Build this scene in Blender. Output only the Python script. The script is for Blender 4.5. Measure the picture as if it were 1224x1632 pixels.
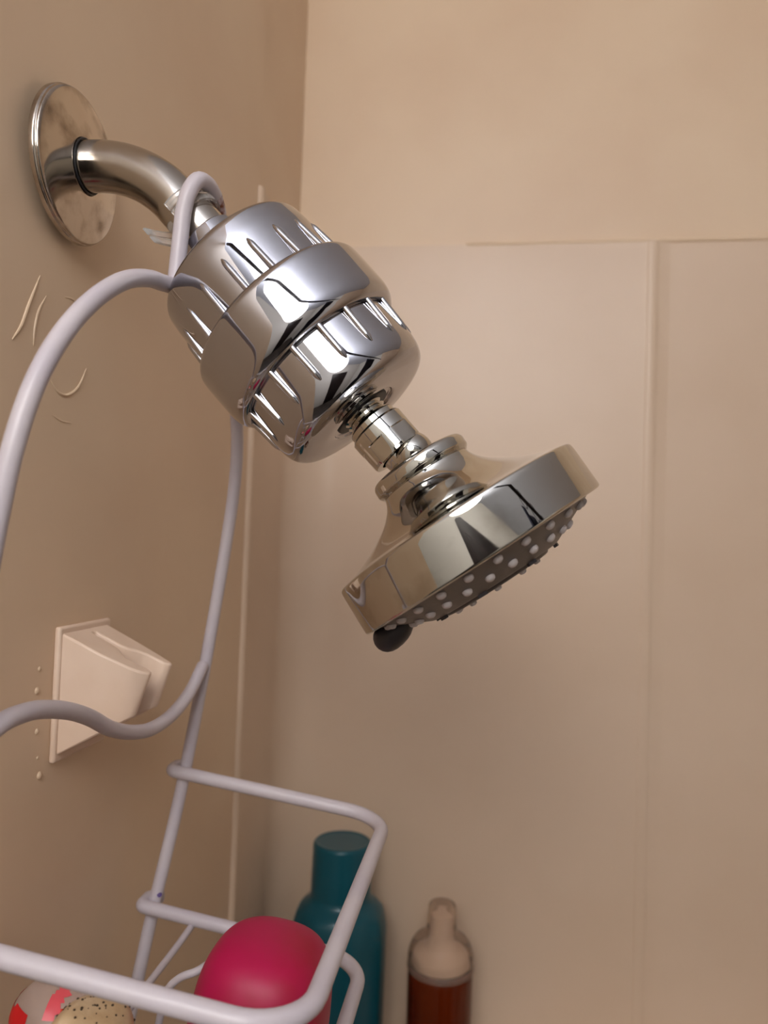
import bpy, bmesh, math, random
from mathutils import Vector, Matrix

random.seed(7)
for o in list(bpy.data.objects):
    bpy.data.objects.remove(o)
scene = bpy.context.scene
COL = scene.collection

# ------------------------------------------------------------------ camera
cam_data = bpy.data.cameras.new('camera')
cam = bpy.data.objects.new('camera', cam_data)
COL.objects.link(cam)
CAM_POS = Vector((.192, -.703, 1.75))
AX = [(0.9894023238, -0.0280561728, 0.1424636542),
      (0.1411741664, -0.0435623142, -0.9890258740),
      (0.0339543273, 0.9986566857, -0.0391398481)]
cam.matrix_world = Matrix.Translation(CAM_POS) @ Matrix(AX).to_4x4()
cam_data.sensor_fit = 'VERTICAL'
cam_data.sensor_height = 36.0
cam_data.sensor_width = 27.0
cam_data.lens = 36.0 * 1226 / 1632
cam_data.clip_start = .01
cam_data.dof.use_dof = True
cam_data.dof.focus_distance = .305
cam_data.dof.aperture_fstop = 9.5
scene.camera = cam

# ------------------------------------------------------------------ world, exposure
world = bpy.data.worlds.new('world')
scene.world = world
world.use_nodes = True
world.node_tree.nodes['Background'].inputs[0].default_value = (.55, .6, .7, 1)
world.node_tree.nodes['Background'].inputs[1].default_value = .05
LAMP_STRENGTH = 8.3
scene.view_settings.view_transform = 'Standard'
scene.view_settings.look = 'None'
scene.view_settings.gamma = 1
scene.view_settings.use_curve_mapping = False
scene.view_settings.exposure = 0.5


# ------------------------------------------------------------------ helpers
def nin(node, *names):
    for n in names:
        if n in node.inputs:
            return node.inputs[n]


def srgb(r, g, b):
    f = lambda c: (c / 255 / 12.92) if c / 255 <= .04045 else ((c / 255 + .055) / 1.055) ** 2.4
    return (f(r), f(g), f(b), 1)


def material(name, color, rough=.5, metal=0, trans=0, ior=1.45, coat=0, sss=0, emit=None, strength=0,
             var=None, scale=20, bump=0, bump_scale=40, rough_var=None, detail=4, lo=.4, hi=.65):
    m = bpy.data.materials.new(name)
    m.use_nodes = True
    nt = m.node_tree
    b = nt.nodes['Principled BSDF']
    b.inputs['Base Color'].default_value = color
    b.inputs['Roughness'].default_value = rough
    b.inputs['Metallic'].default_value = metal
    b.inputs['IOR'].default_value = ior
    nin(b, 'Transmission Weight').default_value = trans
    nin(b, 'Coat Weight').default_value = coat
    if sss:
        nin(b, 'Subsurface Weight').default_value = sss
        nin(b, 'Subsurface Radius').default_value = (.8, .5, .4)
        nin(b, 'Subsurface Scale').default_value = .01
    if emit:
        nin(b, 'Emission Color').default_value = emit
        nin(b, 'Emission Strength').default_value = strength
    tc = nt.nodes.new('ShaderNodeTexCoord')
    if var or rough_var is not None:
        n = nt.nodes.new('ShaderNodeTexNoise')
        n.inputs['Scale'].default_value = scale
        n.inputs['Detail'].default_value = detail
        nt.links.new(tc.outputs['Object'], n.inputs['Vector'])
        mr = nt.nodes.new('ShaderNodeMapRange')
        mr.inputs['From Min'].default_value = lo
        mr.inputs['From Max'].default_value = hi
        nt.links.new(n.outputs['Fac'], mr.inputs['Value'])
        if var:
            mx = nt.nodes.new('ShaderNodeMix')
            mx.data_type = 'RGBA'
            mx.inputs[6].default_value = color
            mx.inputs[7].default_value = var
            nt.links.new(mr.outputs['Result'], mx.inputs[0])
            nt.links.new(mx.outputs[2], b.inputs['Base Color'])
        if rough_var is not None:
            m2 = nt.nodes.new('ShaderNodeMapRange')
            m2.inputs['To Min'].default_value = rough
            m2.inputs['To Max'].default_value = rough_var
            nt.links.new(mr.outputs['Result'], m2.inputs['Value'])
            nt.links.new(m2.outputs['Result'], b.inputs['Roughness'])
    if bump:
        n = nt.nodes.new('ShaderNodeTexNoise')
        n.inputs['Scale'].default_value = bump_scale
        n.inputs['Detail'].default_value = 3
        nt.links.new(tc.outputs['Object'], n.inputs['Vector'])
        bp = nt.nodes.new('ShaderNodeBump')
        bp.inputs['Strength'].default_value = bump
        bp.inputs['Distance'].default_value = .002
        nt.links.new(n.outputs['Fac'], bp.inputs['Height'])
        nt.links.new(bp.outputs['Normal'], b.inputs['Normal'])
    return m


def smooth(me, angle=35):
    for p in me.polygons:
        p.use_smooth = True
    me.set_sharp_from_angle(angle=math.radians(angle))


def origin_of(parent):
    p, v = parent, Vector((0, 0, 0))
    while p is not None:
        v += p.location
        p = p.parent
    return v


def build(name, verts, faces, mat, parent=None, sharp=35, base=None):
    """One mesh object; verts are world coordinates, stored relative to the thing's base."""
    off = origin_of(parent) if parent else (Vector(base) if base is not None else Vector((0, 0, 0)))
    me = bpy.data.meshes.new(name)
    me.from_pydata([tuple(Vector(v) - off) for v in verts], [], faces)
    bm = bmesh.new()
    bm.from_mesh(me)
    bmesh.ops.remove_doubles(bm, verts=bm.verts, dist=1e-7)
    bmesh.ops.recalc_face_normals(bm, faces=bm.faces)
    bm.to_mesh(me)
    bm.free()
    me.materials.append(mat)
    smooth(me, sharp)
    o = bpy.data.objects.new(name, me)
    COL.objects.link(o)
    if parent:
        o.parent = parent
    else:
        o.location = off
    return o


def thing(name, label, cat, loc, group=None):
    o = bpy.data.objects.new(name, None)
    o.empty_display_size = .01
    COL.objects.link(o)
    o.location = loc
    return tag(o, label, cat, group)


def tag(o, label, cat, group=None):
    o['label'] = label
    o['category'] = cat
    if group:
        o['group'] = group
    return o


def structure(o):
    o['kind'] = 'structure'
    return o


def basis(axis):
    d = Vector(axis).normalized()
    u = Vector((0, 1, 0)) if abs(d.y) < .9 else Vector((1, 0, 0))
    u = (u - d * u.dot(d)).normalized()
    v = d.cross(u)
    return d, u, v


def lathe(origin, axis, prof, n=96, rfun=None, close=False):
    """prof: (s along axis, radius). Returns verts, faces."""
    d, u, v = basis(axis)
    o = Vector(origin)
    V, F = [], []
    rings = []
    for (s, r) in prof:
        if r < 1e-6:
            rings.append([len(V)])
            V.append(o + d * s)
        else:
            ids = []
            for k in range(n):
                a = 2 * math.pi * k / n
                rr = rfun(s, r, a) if rfun else r
                ids.append(len(V))
                V.append(o + d * s + (u * math.cos(a) + v * math.sin(a)) * rr)
            rings.append(ids)
    for i in range(len(rings) - 1 + (1 if close else 0)):
        A, B = rings[i], rings[(i + 1) % len(rings)]
        if len(A) == 1 and len(B) == 1:
            continue
        for k in range(n):
            k2 = (k + 1) % n
            if len(A) == 1:
                F.append((A[0], B[k], B[k2]))
            elif len(B) == 1:
                F.append((A[k], B[0], A[k2]))
            else:
                F.append((A[k], B[k], B[k2], A[k2]))
    return V, F


def round_profile(pts, n=5):
    """pts: (s, r, fillet). Returns a profile with rounded corners."""
    out = []
    for i, p in enumerate(pts):
        f = p[2] if len(p) > 2 else 0
        P = Vector((p[0], p[1]))
        if f <= 0 or i in (0, len(pts) - 1):
            out.append((P.x, P.y))
            continue
        A = Vector(pts[i - 1][:2]) - P
        B = Vector(pts[i + 1][:2]) - P
        f1 = min(f, A.length * .49)
        f2 = min(f, B.length * .49)
        a = P + A.normalized() * f1
        b = P + B.normalized() * f2
        for k in range(n + 1):
            t = k / n
            q = a * (1 - t) ** 2 + P * 2 * t * (1 - t) + b * t * t
            out.append((q.x, q.y))
    return out


def catmull(pts, per=8, closed=False):
    P = [Vector(p) for p in pts]
    out = []
    n = len(P)
    for i in range(n if closed else n - 1):
        if closed:
            p0, p1, p2, p3 = P[i - 1], P[i], P[(i + 1) % n], P[(i + 2) % n]
        else:
            p1, p2 = P[i], P[i + 1]
            p0 = P[i - 1] if i else p1 * 2 - p2
            p3 = P[i + 2] if i + 2 < n else p2 * 2 - p1
        for k in range(per):
            t = k / per
            out.append(.5 * ((2 * p1) + (p2 - p0) * t + (2 * p0 - 5 * p1 + 4 * p2 - p3) * t * t
                             + (3 * p1 - p0 - 3 * p2 + p3) * t ** 3))
    if not closed:
        out.append(P[-1])
    return out


def fillet_path(pts, n=8):
    """pts: (Vector, radius) polyline with rounded corners."""
    out = []
    for i, (p, r) in enumerate(pts):
        p = Vector(p)
        if r <= 0 or i in (0, len(pts) - 1):
            out.append(p)
            continue
        A = (Vector(pts[i - 1][0]) - p)
        B = (Vector(pts[i + 1][0]) - p)
        a, b = A.normalized(), B.normalized()
        half = a.angle(b) / 2
        L = min(r / math.tan(half), A.length * .49, B.length * .49)
        r2 = L * math.tan(half)
        c = p + (a + b).normalized() * (r2 / math.sin(half))
        s, e = p + a * L - c, p + b * L - c
        ang = s.angle(e)
        for k in range(n + 1):
            t = k / n
            out.append(c + (s * math.sin((1 - t) * ang) + e * math.sin(t * ang)) / math.sin(ang))
    return out


def tube(path, r, n=14, closed=False, cap=True, rfun=None):
    P = [Vector(p) for p in path]
    m = len(P)
    V, F = [], []
    T = []
    for i in range(m):
        a = P[i - 1] if (i or closed) else P[i]
        b = P[(i + 1) % m] if (i + 1 < m or closed) else P[i]
        T.append((b - a).normalized())
    up = Vector((0, 0, 1)) if abs(T[0].z) < .9 else Vector((1, 0, 0))
    nrm = (up - T[0] * up.dot(T[0])).normalized()
    for i in range(m):
        if i:
            nrm = (nrm - T[i] * nrm.dot(T[i])).normalized()
        bi = T[i].cross(nrm)
        rr = rfun(i / (m - 1)) * r if rfun else r
        for k in range(n):
            a = 2 * math.pi * k / n
            V.append(P[i] + (nrm * math.cos(a) + bi * math.sin(a)) * rr)
    for i in range(m if closed else m - 1):
        for k in range(n):
            a, b = i * n + k, i * n + (k + 1) % n
            c, d = ((i + 1) % m) * n + (k + 1) % n, ((i + 1) % m) * n + k
            F.append((a, b, c, d))
    if not closed and cap:
        for idx, sgn in ((0, -1), (m - 1, 1)):
            rr = rfun(idx / (m - 1)) * r if rfun else r
            ctr = len(V)
            V.append(P[idx] + T[idx] * sgn * rr * .55)
            ring = [len(V) + k for k in range(n)]
            for k in range(n):
                V.append(P[idx] + (V[idx * n + k] - P[idx]) * .75 + T[idx] * sgn * rr * .42)
            for k in range(n):
                k2 = (k + 1) % n
                F.append((idx * n + k, idx * n + k2, ring[k2], ring[k]))
                F.append((ring[k], ring[k2], ctr))
    return V, F


def merge(*parts):
    V, F = [], []
    for v, f in parts:
        o = len(V)
        V += list(v)
        F += [tuple(i + o for i in q) for q in f]
    return V, F


def box(x0, x1, y0, y1, z0, z1):
    V = [(x, y, z) for x in (x0, x1) for y in (y0, y1) for z in (z0, z1)]
    F = [(0, 1, 3, 2), (4, 6, 7, 5), (0, 4, 5, 1), (2, 3, 7, 6), (0, 2, 6, 4), (1, 5, 7, 3)]
    return V, F


def bevel(o, w, seg=3):
    m = o.modifiers.new('bevel', 'BEVEL')
    m.width = w
    m.segments = seg
    m.limit_method = 'ANGLE'
    m.angle_limit = math.radians(30)
    return o


def prism_xy(outline, zlo, zhi):
    """outline (x, y); zlo/zhi functions of (x, y)."""
    n = len(outline)
    V = [(x, y, zlo(x, y)) for x, y in outline] + [(x, y, zhi(x, y)) for x, y in outline]
    F = [tuple(range(n - 1, -1, -1)), tuple(range(n, 2 * n))]
    for i in range(n):
        j = (i + 1) % n
        F.append((i, j, n + j, n + i))
    return V, F


# ------------------------------------------------------------------ materials
CREAM = srgb(206, 176, 142)
M_wall = material('cream_plastic_wall', srgb(222, 197, 168), .42, var=srgb(217, 190, 161), scale=7, bump=.12, bump_scale=22)
M_panel = material('cream_surround_panel', srgb(216, 192, 168), .36, var=srgb(211, 186, 161), scale=6, bump=.10, bump_scale=16)
M_paint = material('white_bath_paint', srgb(226, 222, 214), .7, bump=.05, bump_scale=120)
M_ceiling = material('ceiling_paint', srgb(214, 219, 232), .85, bump=.05, bump_scale=150)
M_floor = material('dark_floor_tile', srgb(70, 62, 58), .45, var=srgb(88, 78, 70), scale=5)
M_caulk = material('cream_caulk', srgb(224, 200, 172), .25)
M_chrome = material('polished_chrome', (.50, .50, .535, 1), .03, 1, rough_var=.06, scale=60)
M_head = material('chrome_shower_head', (.60, .585, .545, 1), .03, 1, var=(.48, .455, .41, 1), rough_var=.10, scale=70, lo=.55, hi=.72)
M_arm = material('brushed_nickel_arm', (.50, .465, .42, 1), .12, 1, rough_var=.2, scale=90)
M_flange = material('tarnished_nickel', (.55, .49, .43, 1), .10, 1, var=(.27, .21, .16, 1), rough_var=.32, scale=75, detail=6, lo=.46, hi=.70)
M_dark = material('dark_shade_and_gap', (.012, .012, .014, 1), .45)  # near black, for the painted recess shade and the gap ring
M_wire = material('white_coated_wire', srgb(194, 186, 191), .36, var=srgb(186, 178, 186), scale=40)
M_rust = material('rusty_coated_wire', srgb(194, 186, 192), .45, var=srgb(112, 58, 32), scale=130, lo=.42, hi=.55)
M_clear = material('clear_vinyl', (.97, .95, .93, 1), .22, trans=.82, ior=1.2)
M_face = material('grey_plastic_face', srgb(96, 88, 86), .38, bump=.05, bump_scale=200)
M_nozzle = material('pale_rubber_nozzle', srgb(214, 206, 206), .5)
M_lever = material('charcoal_plastic', srgb(54, 50, 54), .45)
M_bracket = material('peach_white_plastic', srgb(226, 202, 182), .38, var=srgb(220, 194, 172), scale=30)
M_teal = material('teal_plastic', srgb(6, 78, 92), .34, sss=0, coat=.1)
M_magenta = material('magenta_plastic', srgb(168, 8, 68), .50, sss=.1, var=srgb(148, 8, 40), scale=28)
M_amber = material('amber_soap', srgb(104, 36, 8), .15, trans=.25, ior=1.36, var=srgb(80, 24, 6), scale=12)
M_cap = material('clear_cap', srgb(232, 212, 194), .14, trans=.82, ior=1.15)
M_pump = material('pump_plastic', srgb(222, 202, 184), .4)
M_soap = material('speckled_soap', srgb(206, 180, 146), .6, var=srgb(186, 156, 118), scale=60, bump=.5, bump_scale=160)
M_speck = material('soap_speck', srgb(60, 44, 28), .7)
M_pack = material('frosted_wrapper', srgb(222, 200, 188), .25, trans=.5, ior=1.15)
M_red = material('red_print', srgb(214, 34, 36), .35)
M_pink = material('pink_print', srgb(232, 90, 100), .35)
M_orange = material('orange_print', srgb(206, 62, 20), .35)
M_glass = material('lamp_glass', (.9, .9, .9, 1), .4, emit=(1, .965, .93, 1), strength=LAMP_STRENGTH)
M_door = material('added_dark_door', srgb(40, 30, 30), .35, var=srgb(28, 22, 24), scale=9)
M_navy = material('added_navy_curtain', srgb(26, 28, 48), .6, bump=.1, bump_scale=300)
M_rod = material('bronze_rod', srgb(44, 40, 48), .35, .6)
M_tub = material('tub_enamel', srgb(214, 202, 186), .2)

# ------------------------------------------------------------------ room
Y_ARM = -.398
wl = structure(build('wall_left', *box(-.10, 0, -.72, .10, 0, 2.45), M_wall))
wb = structure(build('wall_back', *box(0, 1.52, 0, .10, 0, 2.45), M_wall))
wr = structure(build('wall_right', *box(1.52, 1.62, -.80, .10, 0, 2.45), M_panel))
structure(build('wall_front', *box(-1.0, 1.62, -2.40, -2.30, 0, 2.45), M_paint))
structure(build('wall_bath_left', *box(-1.10, -1.0, -2.40, -.70, 0, 2.45), M_paint))
structure(build('wall_bath_stub', *box(-1.0, -.10, -.72, -.62, 0, 2.45), M_paint))
structure(build('wall_bath_right', *box(1.62, 1.72, -2.40, -.70, 0, 2.45), M_paint))
structure(build('floor', *box(-1.1, 1.72, -2.40, .10, -.1, 0), M_floor))
structure(build('ceiling', *box(-1.1, 1.72, -2.40, .10, 2.45, 2.55), M_ceiling))

# moulded surround: corner piece with a coved corner and rolled edges
Z_TOP = 2.026


def corner_section():
    th = .0035
    rc = .042
    outer = []
    # rolled bead on the shower-arm wall
    for k in range(7):
        a = -math.pi / 2 + math.pi * k / 6 * .5
        outer.append((.0052 * math.cos(a) if k else 0.0, -.127 + .0052 * math.sin(a)))
    outer += [(.0049, -.1245), (th + .0004, -.1215), (th, -.118), (th, -.08)]
    cx, cy = th + rc, -th - rc
    for k in range(13):
        a = math.pi - k / 12 * math.pi / 2
        outer.append((cx + rc * math.cos(a), cy + rc * math.sin(a)))
    outer += [(.12, -th), (.22, -th), (.3165, -th), (.3200, -th - .0004)]
    for k in range(9):
        a = math.pi - math.pi * k / 8
        outer.append((.3245 + .0045 * math.cos(a), -th - .0004 - .0010 * math.sin(a)))
    outer += [(.3310, -.0034), (.3350, -.0028), (.3400, -.0023), (.3400, .0)]
    inner = [(0, 0)]
    return outer + inner


sec = corner_section()
V, F = prism_xy(sec, lambda x, y: .4, lambda x, y: Z_TOP)
cp = build('corner_panel', V, F, M_panel, wb, sharp=50)
bp = build('panel', *box(.3390, 1.519, -.0022, 0, .4, Z_TOP - .001), M_panel, wb)
bevel(bp, .0012)
cap = fillet_path([((.16, -.002, Z_TOP), 0), ((.55, -.0016, Z_TOP + .0006), .1), ((1.5, -.0016, Z_TOP), 0)])
build('caulk_bead', *tube(cap, .0022, 8), M_caulk, wb)
lp = build('panel', *box(0, .0018, -.7185, -.1275, .4, 2.3), M_wall, wl)
bevel(lp, .0008)

# old caulk marks left on the shower-arm wall
marks = [
    ([(-.4105, 1.856), (-.417, 1.8425), (-.4215, 1.832), (-.4265, 1.825)], .0011),
    ([(-.4055, 1.849), (-.4105, 1.841), (-.4125, 1.833), (-.4125, 1.826)], .0009),
    ([(-.399, 1.8145), (-.393, 1.8105), (-.385, 1.811), (-.377, 1.8165), (-.371, 1.826)], .0010),
    ([(-.392, 1.853), (-.385, 1.854), (-.379, 1.851)], .0007),
    ([(-.397, 1.800), (-.389, 1.7985), (-.381, 1.799)], .0006),
]
for pts, r in marks:
    path = catmull([(.0017, y, z) for y, z in pts], 6)
    build('caulk_mark', *tube(path, r * .75, 8, rfun=lambda t: .25 + .75 * math.sin(math.pi * min(max(t, .02), .98)) ** .6), M_wall, wl)
for y, z, r in [(-.3965, 1.691, .0016), (-.3975, 1.682, .0022), (-.3960, 1.6645, .0019), (-.3925, 1.6450, .0024), (-.3945, 1.653, .0012), (-.399, 1.672, .0011)]:
    prof = [(0, r * .8), (r * .2, r * .7), (r * .4, r * .4), (r * .45, 0)]
    build('glue_blob', *lathe((.0016, y, z), (1, .1, .1), prof, 10), M_wall, wl)

# moulded ledge that carries the bottles
lg = structure(build('trim_1', *box(.002, .60, -.125, -.001, 1.262, 1.30), M_panel))
bevel(lg, .008, 4)

# bathtub below
t = build('bathtub', *merge(box(.0, 1.52, -.78, -.70, .0, .50), box(.0, 1.52, -.06, .0, .0, .395),
                            box(.0, .07, -.70, -.06, .0, .395), box(1.45, 1.52, -.70, -.06, .0, .395),
                            box(.07, 1.45, -.70, -.06, .0, .12)), M_tub)
tag(t, 'cream enamel bathtub below the shower, out of the picture', 'bathtub')

# ------------------------------------------------------------------ bathroom behind the camera (seen only in the chrome)
LAMP = (.16, -1.28, 2.19)
vl = thing('globe_light', 'large frosted white globe light hanging from the bathroom ceiling behind the camera', 'lamp', (LAMP[0], LAMP[1], 2.45))
build('stem', *lathe((LAMP[0], LAMP[1], 2.45), (0, 0, -1), round_profile([(0, 0), (0, .07, .001), (.010, .07, .004), (.018, .045), (.030, .045), (.030, 0)]), 48), M_rod, vl)
build('globe', *lathe(LAMP, (0, 0, -1), [(-.24 * math.cos(math.pi * q / 24), .24 * math.sin(math.pi * q / 24)) for q in range(25)], 48), M_glass, vl)
dr = structure(build('added_door_1', *box(.10, .86, -2.299, -2.255, .01, 2.02), M_door))  # added unseen door, gives the chrome dark reflections and dims the lower light
for z0, z1 in ((.15, .95), (1.08, 1.88)):
    for x0 in (.19, .51):
        pn = build('panel', *box(x0, x0 + .26, -2.256, -2.244, z0, z1), M_door, dr)
        bevel(pn, .008)
rod = build('curtain_rod', *tube([(.002, -.765, 2.07), (.5, -.775, 2.068), (1.0, -.775, 2.068), (1.518, -.765, 2.07)], .0125, 20), M_rod)
tag(rod, 'dark curtain rod spanning the tub opening behind the camera', 'rod')


def curtain():
    V, F = [], []
    n, m = 90, 14
    for i in range(n + 1):
        x = .56 + .34 * i / n
        for j in range(m + 1):
            z = .53 + (2.035 - .53) * j / m
            y = -.802 + .018 * math.sin(i / n * 2 * math.pi * 7) * (1 - .3 * j / m)
            V.append((x, y, z))
    for i in range(n):
        for j in range(m):
            a = i * (m + 1) + j
            F.append((a, a + m + 1, a + m + 2, a + 1))
    return V, F


cu = thing('added_curtain', 'added navy curtain on the rod behind the camera, darkening the chrome reflections', 'curtain', (.73, -.802, .53))
cc = build('cloth', *curtain(), M_navy, cu, sharp=80)  # added unseen cloth, for navy reflections and to block light low on the right
sm = cc.modifiers.new('thickness', 'SOLIDIFY')
sm.thickness = .002
for i in range(6):
    x = .575 + i * .062
    ring = [(x, -.7735 + .019 * math.cos(a), 2.058 + .026 * math.sin(a)) for a in [2 * math.pi * k / 20 for k in range(20)]]
    build('curtain_ring', *tube(ring, .002, 8, closed=True), M_rod, cu)

# ------------------------------------------------------------------ shower arm and flange
D = Vector((math.cos(.8195), 0, -math.sin(.8195)))      # filter axis
A0 = Vector((.101, Y_ARM, 1.8418))                       # centre of the top edge of the wide band
Z_ARM = 1.908
arm = thing('shower_pipe', 'tarnished nickel shower arm curving out of its round wall flange', 'shower arm', (0, Y_ARM, Z_ARM))
corner = A0 + D * ((Z_ARM - A0.z) / D.z)
path = fillet_path([((-.03, Y_ARM, Z_ARM), 0), (corner, .052), (A0 + D * -.034, 0)], 22)
build('pipe', *tube(path, .01065, 48), M_arm, arm)
prof = round_profile([(.0012, .0300), (.0002, .0316, .0003), (.0002, .0324, .0003), (.0022, .0325, .0008), (.0030, .0318, .0004), (.0034, .0318, .0003),
                      (.0043, .0315, .0012), (.0054, .0270, .004), (.0068, .0180, .006), (.0076, .0126, .001), (.0072, .0115), (.004, .0115)], 5)
fl = build('flange', *lathe((.0060, Y_ARM, Z_ARM), (1, 0, 0), prof, 128), M_flange, arm)
ring = [(.0136, Y_ARM + .0112 * math.cos(a), Z_ARM + .0112 * math.sin(a)) for a in [2 * math.pi * q / 64 for q in range(64)]]
gap = build('gap_ring', *tube(ring, .00042, 10, closed=True), M_dark, fl)

# ------------------------------------------------------------------ shower filter
fil = thing('shower_filter', 'polished chrome ribbed shower filter canister with a wide middle band', 'shower filter', A0)
up = build('upper_housing', *lathe(A0, D, round_profile([(-.0300, .010), (-.0302, .030, .001), (-.0285, .0347, .0028), (-.0200, .0355, .002), (.004, .0357)], 8), 160), M_chrome, fil)
build('band', *lathe(A0, D, round_profile([(.0008, .0355), (.0, .0372, .0008), (.0002, .0392, .0012), (.0022, .0412, .0016), (.0055, .0414, .002), (.0235, .0413, .005),
                                            (.0276, .0385, .0035), (.0283, .0358, .0008), (.0268, .0350)], 7), 160), M_chrome, fil)
lo = build('lower_housing', *lathe(A0, D, round_profile([(.022, .0355), (.0480, .0355, .006), (.0545, .0315, .0055), (.0555, .020, .002),
                                                         (.0552, .0152, .0010), (.0538, .0148, .0008), (.0535, .008)], 8), 160), M_chrome, fil)
build('inlet_collar', *lathe(A0, D, round_profile([(-.0455, .0106), (-.0455, .0130, .0008), (-.034, .0134, .001), (-.0305, .0150, .001), (-.0295, .0150)]), 64), M_chrome, fil)
build('recess_shade', *lathe(A0, D, round_profile([(.0530, .0080), (.0546, .0090, .0004), (.0546, .0125, .0006), (.0533, .0128)]), 64), M_dark, fil)  # dark ring that paints the shade of the recess round the neck


def rib_mesh(name, s0, s1):
    """raised tapering ridge along the axis, built at angle 0 round the axis z"""
    pts = []
    n = 10
    for i in range(n + 1):
        q = i / n
        s = s0 + (s1 - s0) * q
        pts.append(Vector((.0352 + .0012 * (1 - q) ** 1.2, 0, s)))
    V, F = tube(pts, .00135, 12, rfun=lambda q: 1.0 if q < .8 else math.sqrt(max(.05, 1 - ((q - .8) / .2) ** 2 * .85)))
    me = bpy.data.meshes.new(name)
    me.from_pydata([tuple(v) for v in V], [], F)
    me.materials.append(M_chrome)
    smooth(me, 60)
    return me


d_, u_, v_ = basis(D)
ROT = Matrix((u_, v_, d_)).transposed().to_4x4()        # local z = filter axis
rib_u = rib_mesh('rib', .001, -.0160)
rib_l = rib_mesh('rib', .0262, .0435)
N_RIB = 18
for host, me, ph in ((up, rib_u, 2.1), (lo, rib_l, 5.0)):
    for i in range(N_RIB):
        o = bpy.data.objects.new('rib', me)
        COL.objects.link(o)
        o.parent = host
        o.matrix_local = ROT @ Matrix.Rotation(2 * math.pi * i / N_RIB + math.radians(ph), 4, 'Z')

# ------------------------------------------------------------------ shower head
HN = Vector((.5717, 0, -.8204)).normalized()
HC = Vector((.1873, Y_ARM, 1.7442))
head = thing('showerhead', 'round chrome shower head with grey nozzle face, tilted down below the filter', 'shower head', HC)
# swivel nut on the filter axis
FLAT = .01115


def hexr(s, r, a):
    if .0685 < s < .0772:
        m = (a + math.radians(12)) % (math.pi / 3) - math.pi / 6
        return min(r, FLAT / math.cos(m))
    return r


nut = build('swivel_nut', *lathe(A0, D, [(.0595, .0085), (.0595, .0102), (.0600, .0106), (.0622, .0106), (.0623, .0112), (.0632, .0119), (.0684, .0119),
                                         (.0688, .0119), (.0755, .0119), (.0766, .0113), (.0767, .0085)], 96, hexr), M_head, head, sharp=18)
build('thread_neck', *lathe(A0, D, [(.0530, .0075), (.0545, .0092), (.0555, .0080), (.0565, .0092), (.0575, .0080), (.0585, .0092), (.0596, .0086)], 48), M_head, nut)
BALL = HC - HN * .0505
nk = [A0 + D * .070, A0 + D * .078, BALL * .6 + (A0 + D * .083) * .4, BALL]
build('swivel_neck', *tube(catmull(nk, 6), .0074, 32), M_head, head)
build('swivel_ball', *lathe(BALL, HN, [(-.0092 * math.cos(q * math.pi / 16), .0092 * math.sin(q * math.pi / 16)) for q in range(17)], 48), M_head, head)
flare = catmull([(-.0402, .0190, 0), (-.0380, .0198, 0), (-.0352, .0216, 0), (-.0320, .0248, 0), (-.0285, .0298, 0), (-.0252, .0354, 0), (-.0226, .0412, 0), (-.0207, .0465, 0), (-.0196, .0508, 0)], 6)
prof = round_profile([(-.0470, .0095), (-.0474, .0165, .0008), (-.0468, .0198, .0008), (-.0452, .0208, .0008), (-.0418, .0208, .0006), (-.0403, .0196, .0006)]) \
    + [(p.x, p.y) for p in flare] + round_profile([(-.0195, .0512), (-.0190, .0530, .0009), (-.0170, .0533, .001), (.0, .0536, .0006), (.0006, .0528, .0004), (.0006, .0508, .0003), (-.0012, .0502), (-.002, .049)])
shell = build('shell', *lathe(HC, HN, prof, 192), M_head, head, sharp=28)
fprof = round_profile([(-.0006, .0503), (.0000, .0490, .0005), (.0098, .0284, .0012), (.0098, .0268, .0004), (.0084, .0262, .0003), (.0084, .0246, .0003),
                       (.0112, .0236, .0012), (.0116, .012, .001), (.0104, .0112, .0003), (.0104, .0085, .0004), (.0120, .0075, .0006), (.0122, .0)], 4)
face = build('face_plate', *lathe(HC, HN, fprof, 128), M_face, head)
# rubber nozzles in two rings on the sloping face
nv, nf = lathe((0, 0, 0), (0, 0, 1), [(-.0006, .0019), (.0003, .0019), (.0010, .00165), (.0014, .0011), (.00155, 0)], 14)
nme = bpy.data.meshes.new('nozzle')
nme.from_pydata([tuple(v) for v in nv], [], nf)
nme.materials.append(M_nozzle)
smooth(nme, 60)
hd, hu, hv = basis(HN)
slope = math.atan2(.0098, .0206)
for r, n, ph in ((.0445, 24, .13), (.0360, 24, .26), (.0185, 10, 0)):
    for i in range(n):
        a = 2 * math.pi * i / n + ph
        rad = hu * math.cos(a) + hv * math.sin(a)
        tt = (.0490 - r) * math.tan(slope) if r > .03 else .0114
        nn = (hd * math.cos(slope) + rad * math.sin(slope)).normalized() if r > .03 else hd
        o = bpy.data.objects.new('nozzle', nme)
        COL.objects.link(o)
        o.parent = face
        o.matrix_local = Matrix.Translation(rad * r + hd * tt) @ nn.to_track_quat('Z', 'Y').to_matrix().to_4x4() @ Matrix.Scale(1 if r > .03 else .8, 4)
# small dark lugs round the centre disc
lug_v, lug_f = box(-.0008, .0008, -.0018, .0018, -.001, .0010)
lme = bpy.data.meshes.new('lug')
lme.from_pydata(lug_v, [], lug_f)
lme.materials.append(M_lever)
for i in range(8):
    a = 2 * math.pi * i / 8 + .2
    rad = hu * math.cos(a) + hv * math.sin(a)
    o = bpy.data.objects.new('lug', lme)
    COL.objects.link(o)
    o.parent = face
    tan = hd.cross(rad)
    o.matrix_local = Matrix.Translation(rad * .0275 + hd * .0100) @ Matrix((rad, tan, hd)).transposed().to_4x4()
# spray selector lever
E_ = Vector((.8204, 0, .5717)).normalized()


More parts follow.
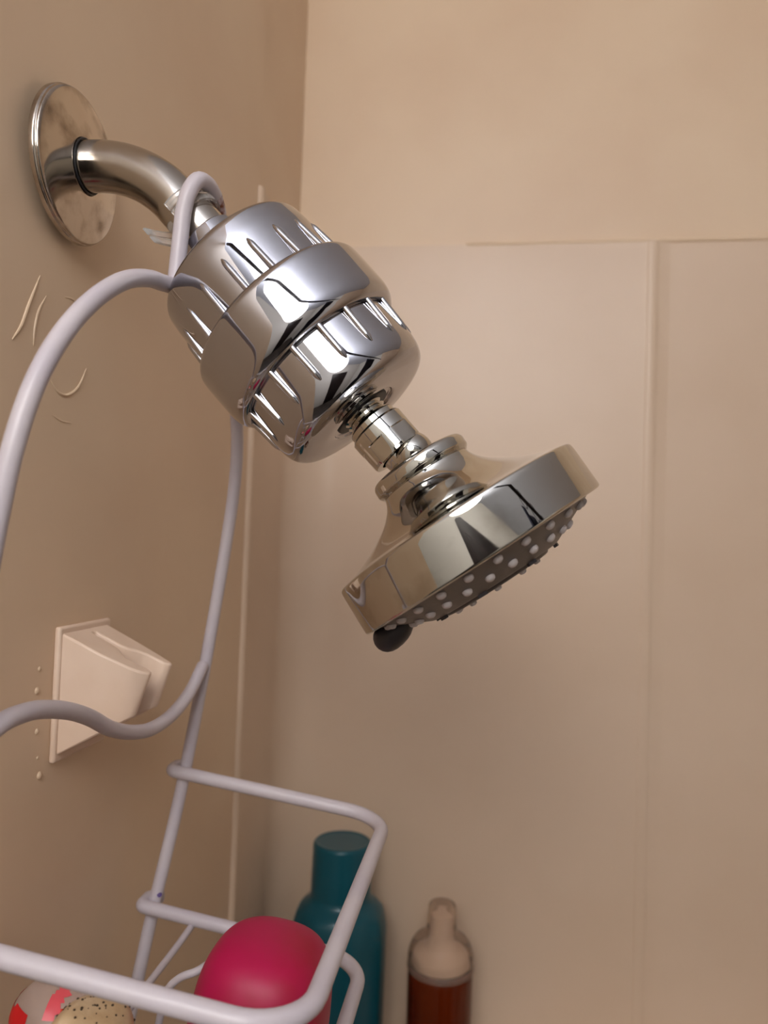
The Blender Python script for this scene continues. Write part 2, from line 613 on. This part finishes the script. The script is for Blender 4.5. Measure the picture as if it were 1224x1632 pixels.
def lever():
    V, F = [], []
    n, m = 24, 12
    c = HC - E_ * .0447 + HN * .0052
    ax = (-E_ * .95 + HN * .12).normalized()
    ay = Vector((0, 1, 0))
    az = ax.cross(ay)
    for j in range(m + 1):
        ph = math.pi * j / m
        for i in range(n):
            a = 2 * math.pi * i / n
            x, y, z = -math.cos(ph), math.sin(ph) * math.cos(a), math.sin(ph) * math.sin(a)
            sx = math.copysign(abs(x) ** .85, x)
            V.append(c + ax * sx * .0090 + ay * y * .0075 + az * z * (.0060 + .0008 * x))
    for j in range(m):
        for i in range(n):
            F.append((j * n + i, j * n + (i + 1) % n, (j + 1) * n + (i + 1) % n, (j + 1) * n + i))
    return V, F


build('lever', *lever(), M_lever, head, sharp=80)

# ------------------------------------------------------------------ hanging wire caddy
TAU = math.radians(7.5)
CU = Vector((math.cos(TAU), 0, -math.sin(TAU)))
CV = Vector((0, 1, 0))
CW = Vector((math.sin(TAU), 0, math.cos(TAU)))
CO = Vector((.0613, Y_ARM, 1.8518))


def cl(u, v, w):
    return CO + CU * u + CV * v + CW * w


caddy = thing('shower_caddy', 'white coated wire shower caddy hooked over the shower arm', 'caddy', CO)
WR = .0033
# frame: near branch, up over the arm, far branch
half = [(-.060, -.420), (-.0720, -.365), (-.0820, -.300), (-.0930, -.245), (-.0975, -.190), (-.0990, -.135), (-.0985, -.0950), (-.0960, -.0720), (-.0905, -.0540), (-.0810, -.0380),
        (-.0680, -.0240), (-.0520, -.0125), (-.0360, -.0060), (-.0240, -.0035)]
near = [cl(0, v, w) for v, w in half]
far = [cl(0, -v, w) for v, w in reversed(half)]
nb = catmull(near + [cl(.0002, -.0165, -.0020)], 6)
fb = catmull([cl(.0002, .0165, -.0020)] + far, 6)
hook_near = fillet_path([(nb[-1], 0), (cl(.0006, -.0138, -.0005), .003), (Vector((.0640, -.4123, 1.8800)), .004)], 5)
top = [Vector((.0640, -.4123, 1.8800)), Vector((.0658, -.4123, 1.8880)), Vector((.0680, -.4085, 1.8952)), Vector((.0692, -.4005, 1.8972)), Vector((.0694, -.3930, 1.8958)), Vector((.0690, -.3862, 1.8900)), Vector((.0665, -.3838, 1.8810))]
wire = nb[:-1] + hook_near[:-1] + catmull(top[:5], 6)
frame = build('frame_wire', *tube(wire, WR, 18), M_wire, caddy, sharp=60)
hook_far = catmull(top[4:], 6)
build('hook_wire', *tube(hook_far + fillet_path([(top[-1], 0), (cl(.0006, .0138, -.0005), .003), (fb[1], 0)], 5)[1:], WR, 18), M_rust, caddy, sharp=60)
build('frame_wire', *tube(fb, WR, 18), M_wire, caddy, sharp=60)
# small violet stain on the far wire
M_violet = material('violet_stain', srgb(92, 74, 132), .4)
build('stain', *lathe(cl(.0022, .0838 - .0022, -.2905), (.4, -.7, .55), [(-.0012, 0), (-.0006, .0012), (.0004, .0013), (.0009, .0006), (.0010, 0)], 12), M_violet, caddy)
# wavy cross wire
wave = catmull([cl(.000, -.0950, -.1700), cl(.001, -.0813, -.1639), cl(.001, -.0709, -.1630), cl(.001, -.0594, -.1640), cl(.001, -.0413, -.1683), cl(.001, -.0233, -.1749), cl(.001, -.0046, -.1835),
                cl(.001, .0160, -.1900), cl(.001, .0381, -.1936), cl(.001, .0605, -.1917), cl(.001, .0790, -.1844), cl(.000, .0945, -.1730)], 6)
build('wave_wire', *tube(wave, WR * .98, 16), M_wire, caddy, sharp=60)


def rim(w, vf, vn, uo, r_out, wr, hook_f, hook_n, hu=-.0062):
    pts = [(cl(hu + .005, hook_f + .0062, w - .0002), 0), (cl(hu, hook_f + .0030, w), .0028), (cl(hu, vf, w), .003), (cl(uo, vf, w), r_out),
           (cl(uo, vn, w), r_out * 1.0), (cl(hu, vn, w), .003), (cl(hu, hook_n - .0030, w), .0028), (cl(hu + .005, hook_n - .0062, w - .0002), 0)]
    return tube(fillet_path(pts, 10), wr, 18)


build('basket_rim', *rim(-.2300, .0905, -.0866, .1115, .021, .0034, .0965, -.0965), M_wire, caddy, sharp=60)
build('lower_rim', *rim(-.2955, .0765, -.0720, .1130, .020, .0034, .0835, -.0835, -.0048), M_wire, caddy, sharp=60)
for u in (.0240, .0530, .0820):
    pts = [cl(u, .0765, -.2985), cl(u, .050, -.3000), cl(u, 0, -.3005), cl(u, -.05, -.3000), cl(u, -.0720, -.2990)]
    build('floor_wire', *tube(catmull(pts, 5), .0017, 12), M_wire, caddy, sharp=60)
# thin soap-rest arch inside the basket
arch = catmull([cl(.030, .0215, -.345), cl(.0335, .0210, -.3150), cl(.0345, .0205, -.2990), cl(.0395, .0200, -.2905), cl(.0468, .0215, -.2862), cl(.0500, .0320, -.2866), cl(.0520, .0450, -.2905), cl(.0530, .0600, -.2985)], 6)
build('soap_rest', *tube(arch, .0017, 12), M_wire, caddy, sharp=60)

# clear vinyl sleeve wrapped round the arm at the hook, with two loose tails
SC = A0 + D * -.0590
fu = Vector((0, 1, 0))
fv = D.cross(fu)                    # across the arm, in the arm's own plane


def sleeve():
    V, F = [], []
    if fv.z > 0:
        dn = -fv
    else:
        dn = fv
    for part in (0, 1):
        base = len(V)
        path = []
        for k in range(22):
            a = math.radians(200 - 260 * k / 21)          # over the arm, near side last
            path.append(SC + (fu * -math.cos(a) * -1 + dn * -math.sin(a)) * (.0118))
        last = path[-1]
        tdir = (path[-1] - path[-2]).normalized()
        for q in (1, 2, 3, 4):
            path.append(last + tdir * .0028 * q + fu * -.0004 * q * q)
        off = -.0042 + part * .0046
        w = .0036
        for i, p in enumerate(path):
            for s, h in ((off, 0), (off + w, 0), (off + w, .0012), (off, .0012)):
                rad = (p - SC).normalized()
                V.append(p + D * s + rad * h)
        for i in range(len(path) - 1):
            for q in range(4):
                a = base + i * 4 + q
                b = base + i * 4 + (q + 1) % 4
                F.append((a, b, b + 4, a + 4))
        F.append((base, base + 1, base + 2, base + 3))
        e = base + (len(path) - 1) * 4
        F.append((e + 3, e + 2, e + 1, e))
    return V, F


build('vinyl_sleeve', *sleeve(), M_clear, caddy, sharp=50)

# ------------------------------------------------------------------ hand-shower bracket on the wall
br = thing('hand_shower_bracket', 'peach-white plastic forked bracket glued to the wall under the shower arm', 'bracket', (0, -.364, 1.648))
bpz = build('back_plate', *box(.0018, .0048, -.3866, -.3415, 1.6482, 1.7078), M_bracket, br)
bevel(bpz, .0012)
out = [(.004, -.3848), (.022, -.3832), (.034, -.3800), (.0388, -.3772), (.0413, -.3735), (.0408, -.3705), (.0375, -.3697), (.0330, -.3712), (.0285, -.3712), (.0250, -.3690),
       (.0220, -.3660), (.0190, -.3650), (.0080, -.3648), (.0074, -.3630), (.0080, -.3612), (.0200, -.3606), (.0235, -.3590), (.0262, -.3555), (.0300, -.3530),
       (.0345, -.3524), (.0385, -.3520), (.0405, -.3502), (.0408, -.3478), (.0392, -.3462), (.030, -.3450), (.004, -.3442)]
V, F = prism_xy(out, lambda x, y: 1.6490 + .46 * x, lambda x, y: 1.7070 - .47 * x)
V = [(x * .84, y, z) if i < len(out) else (x, y, z) for i, (x, y, z) in enumerate(V)]
fk = build('fork', V, F, M_bracket, br, sharp=40)
bevel(fk, .0009, 2)

# ------------------------------------------------------------------ bottles on the ledge
ZL = 1.30
tb = thing('shampoo_bottle', 'teal shampoo bottle with a round cap standing on the ledge in the corner', 'bottle', (.0740, -.060, ZL))
TX, TY = .0740, -.060


def faceted(s, r, a):
    """soft octagonal body"""
    if s < .145:
        m = (a + math.pi / 8) % (math.pi / 4) - math.pi / 8
        return r * (.55 + .45 * math.cos(math.pi / 8) / math.cos(m) / math.cos(math.pi / 8) * .985)
    return r


build('body', *lathe((TX, TY, ZL), (0, 0, 1), round_profile([(.0, 0), (.0, .034, .001), (.004, .0378, .003), (.132, .0392, .006), (.147, .0350, .006), (.1535, .0262, .003), (.158, .0250), (.158, .0)], 6), 96, faceted), M_teal, tb, sharp=50)
build('cap', *lathe((TX, TY, ZL), (0, 0, 1), round_profile([(.1535, .0236), (.1545, .0252, .0006), (.1985, .0244, .0022), (.2000, .0222, .0006), (.1992, .0205, .0006), (.1990, 0)], 5), 72), M_teal, tb)

fbx = thing('foam_soap_bottle', 'amber foaming soap bottle with a clear domed overcap on the ledge', 'bottle', (.1585, -.060, ZL))
FX, FY = .1585, -.060
build('body', *lathe((FX, FY, ZL), (0, 0, 1), round_profile([(0, 0), (0, .024, .001), (.003, .0262, .002), (.102, .0265, .002), (.1065, .0250, .001), (.107, 0)], 5), 72), M_amber, fbx)
build('overcap', *lathe((FX, FY, ZL), (0, 0, 1), round_profile([(.1050, .0255), (.1050, .0270, .0006), (.1090, .0272, .0006), (.1096, .0262, .0004), (.1125, .0262, .0004), (.1132, .0268, .0004), (.1190, .0264, .004), (.1285, .0225, .006),
                                                                 (.1335, .0140, .003), (.1350, .0125, .0015), (.1560, .0112, .002), (.1575, .0090, .001), (.1578, 0)], 5), 72), M_cap, fbx)
build('pump', *lathe((FX, FY, ZL), (0, 0, 1), round_profile([(.1072, 0), (.1072, .0205, .001), (.115, .0200, .002), (.121, .012, .002), (.130, .0085, .002), (.148, .008, .002), (.150, 0)], 4), 48), M_pump, fbx)

# ------------------------------------------------------------------ things lying in the basket
FLOOR_W = -.2985


def squat():
    """rounded jar shape in caddy coordinates, super-elliptic plan"""
    prof = [(0, .80), (.002, .93), (.006, .985), (.014, 1.0), (.022, .985), (.030, .955), (.0365, .895), (.0415, .80), (.0448, .67), (.0470, .49), (.0482, .26), (.0486, 0.0)]
    n = 64
    V, F, rings = [], [], []
    pr = catmull([(a, b, 0) for a, b in prof], 4)
    for p in pr:
        h, q = p.x, max(p.y, 0)
        if q < 1e-4:
            rings.append([len(V)])
            V.append(cl(.0822, -.0020, FLOOR_W + h))
            continue
        ids = []
        for i in range(n):
            a = 2 * math.pi * i / n
            c, s = math.cos(a), math.sin(a)
            e = 2 / 2.5
            x = math.copysign(abs(c) ** e, c) * .0268 * q
            y = math.copysign(abs(s) ** e, s) * .0300 * q
            ids.append(len(V))
            V.append(cl(.0822 + x, -.0020 + y, FLOOR_W + h))
        rings.append(ids)
    for A, B in zip(rings, rings[1:]):
        for i in range(n):
            j = (i + 1) % n
            if len(B) == 1:
                F.append((A[i], A[j], B[0]))
            else:
                F.append((A[i], A[j], B[j], B[i]))
    F.append(tuple(reversed(rings[0])))
    return V, F


mg = thing('magenta_bottle', 'glossy magenta plastic bottle with a domed top in the caddy basket', 'bottle', cl(.0822, -.002, FLOOR_W))
build('body', *squat(), M_magenta, mg, sharp=60)


def pebble(c, ru, rv, rw, n=28, m=16, e=2.6, jitter=.04, seed=1):
    rnd = random.Random(seed)
    ph = [rnd.uniform(0, 6) for _ in range(6)]
    V, F = [], []
    for j in range(m + 1):
        t_ = math.pi * j / m
        for i in range(n):
            a = 2 * math.pi * i / n
            x, y, z = math.sin(t_) * math.cos(a), math.sin(t_) * math.sin(a), math.cos(t_)
            q = (abs(x) ** e + abs(y) ** e + abs(z) ** e) ** (-1 / e)
            q *= 1 + jitter * (math.sin(3 * x + ph[0]) * math.sin(4 * y + ph[1]) + .6 * math.sin(7 * z + ph[2]) * math.sin(6 * x + ph[3]))
            V.append(cl(c[0] + x * q * ru, c[1] + y * q * rv, c[2] + z * q * rw))
    for j in range(m):
        for i in range(n):
            F.append((j * n + i, j * n + (i + 1) % n, (j + 1) * n + (i + 1) % n, (j + 1) * n + i))
    return V, F


so = thing('soap_bar', 'tan exfoliating soap bar with dark specks beside the red wrapper in the basket', 'soap', cl(.038, -.060, FLOOR_W))
sv, sf = pebble((.0380, -.0600, FLOOR_W + .0212), .0140, .0180, .0216, 40, 24)
sb = build('bar', sv, sf, M_soap, so, sharp=80)
rnd = random.Random(4)
sp_v, sp_f = [], []
for q in range(220):
    p = sv[rnd.randrange(40, len(sv) - 40)]
    r = rnd.uniform(.00022, .00055)
    sp_v, sp_f = merge((sp_v, sp_f), lathe(p, (rnd.uniform(-1, 1), rnd.uniform(-1, 1), 1), [(-r, 0), (-.4 * r, r), (.5 * r, r * .8), (r, 0)], 6))
st = build('specks', sp_v, sp_f, M_speck, so, sharp=80)
st['kind'] = 'stuff'

wp = thing('plastic_wrapper', 'crumpled frosted plastic wrapper with red print lying in the basket', 'wrapper', cl(.008, -.026, FLOOR_W))
wv, wf = pebble((.0080, -.0260, FLOOR_W + .0118), .0145, .0140, .0122, 40, 24, 2.4, .08, 9)
build('film', wv, wf, M_pack, wp, sharp=25)


def printed(name, mat, test):
    """printed area: the film's own facets in one region, a hair proud of the film"""
    ctr = cl(.0080, -.0260, FLOOR_W + .0118)
    ids, V, F = {}, [], []
    for f in wf:
        c = sum((Vector(wv[i]) for i in f), Vector()) / 4 - CO
        if not test(c.dot(CU), c.dot(CV), c.dot(CW) - FLOOR_W):
            continue
        q = []
        for i in f:
            if i not in ids:
                ids[i] = len(V)
                p = Vector(wv[i])
                V.append(p + (p - ctr).normalized() * .00025)
            q.append(ids[i])
        F.append(tuple(q))
    if F:
        build(name, V, F, mat, wp, sharp=80)


printed('print_stripe', M_red, lambda u, v, w: v < -.022 and u < .004 and .0095 < w < .0175)
printed('print_patch', M_pink, lambda u, v, w: v < -.024 and .0095 < u < .0142 and w > .0178)
printed('print_corner', M_orange, lambda u, v, w: v < -.026 and u >= .0150 and .012 < w < .0205)
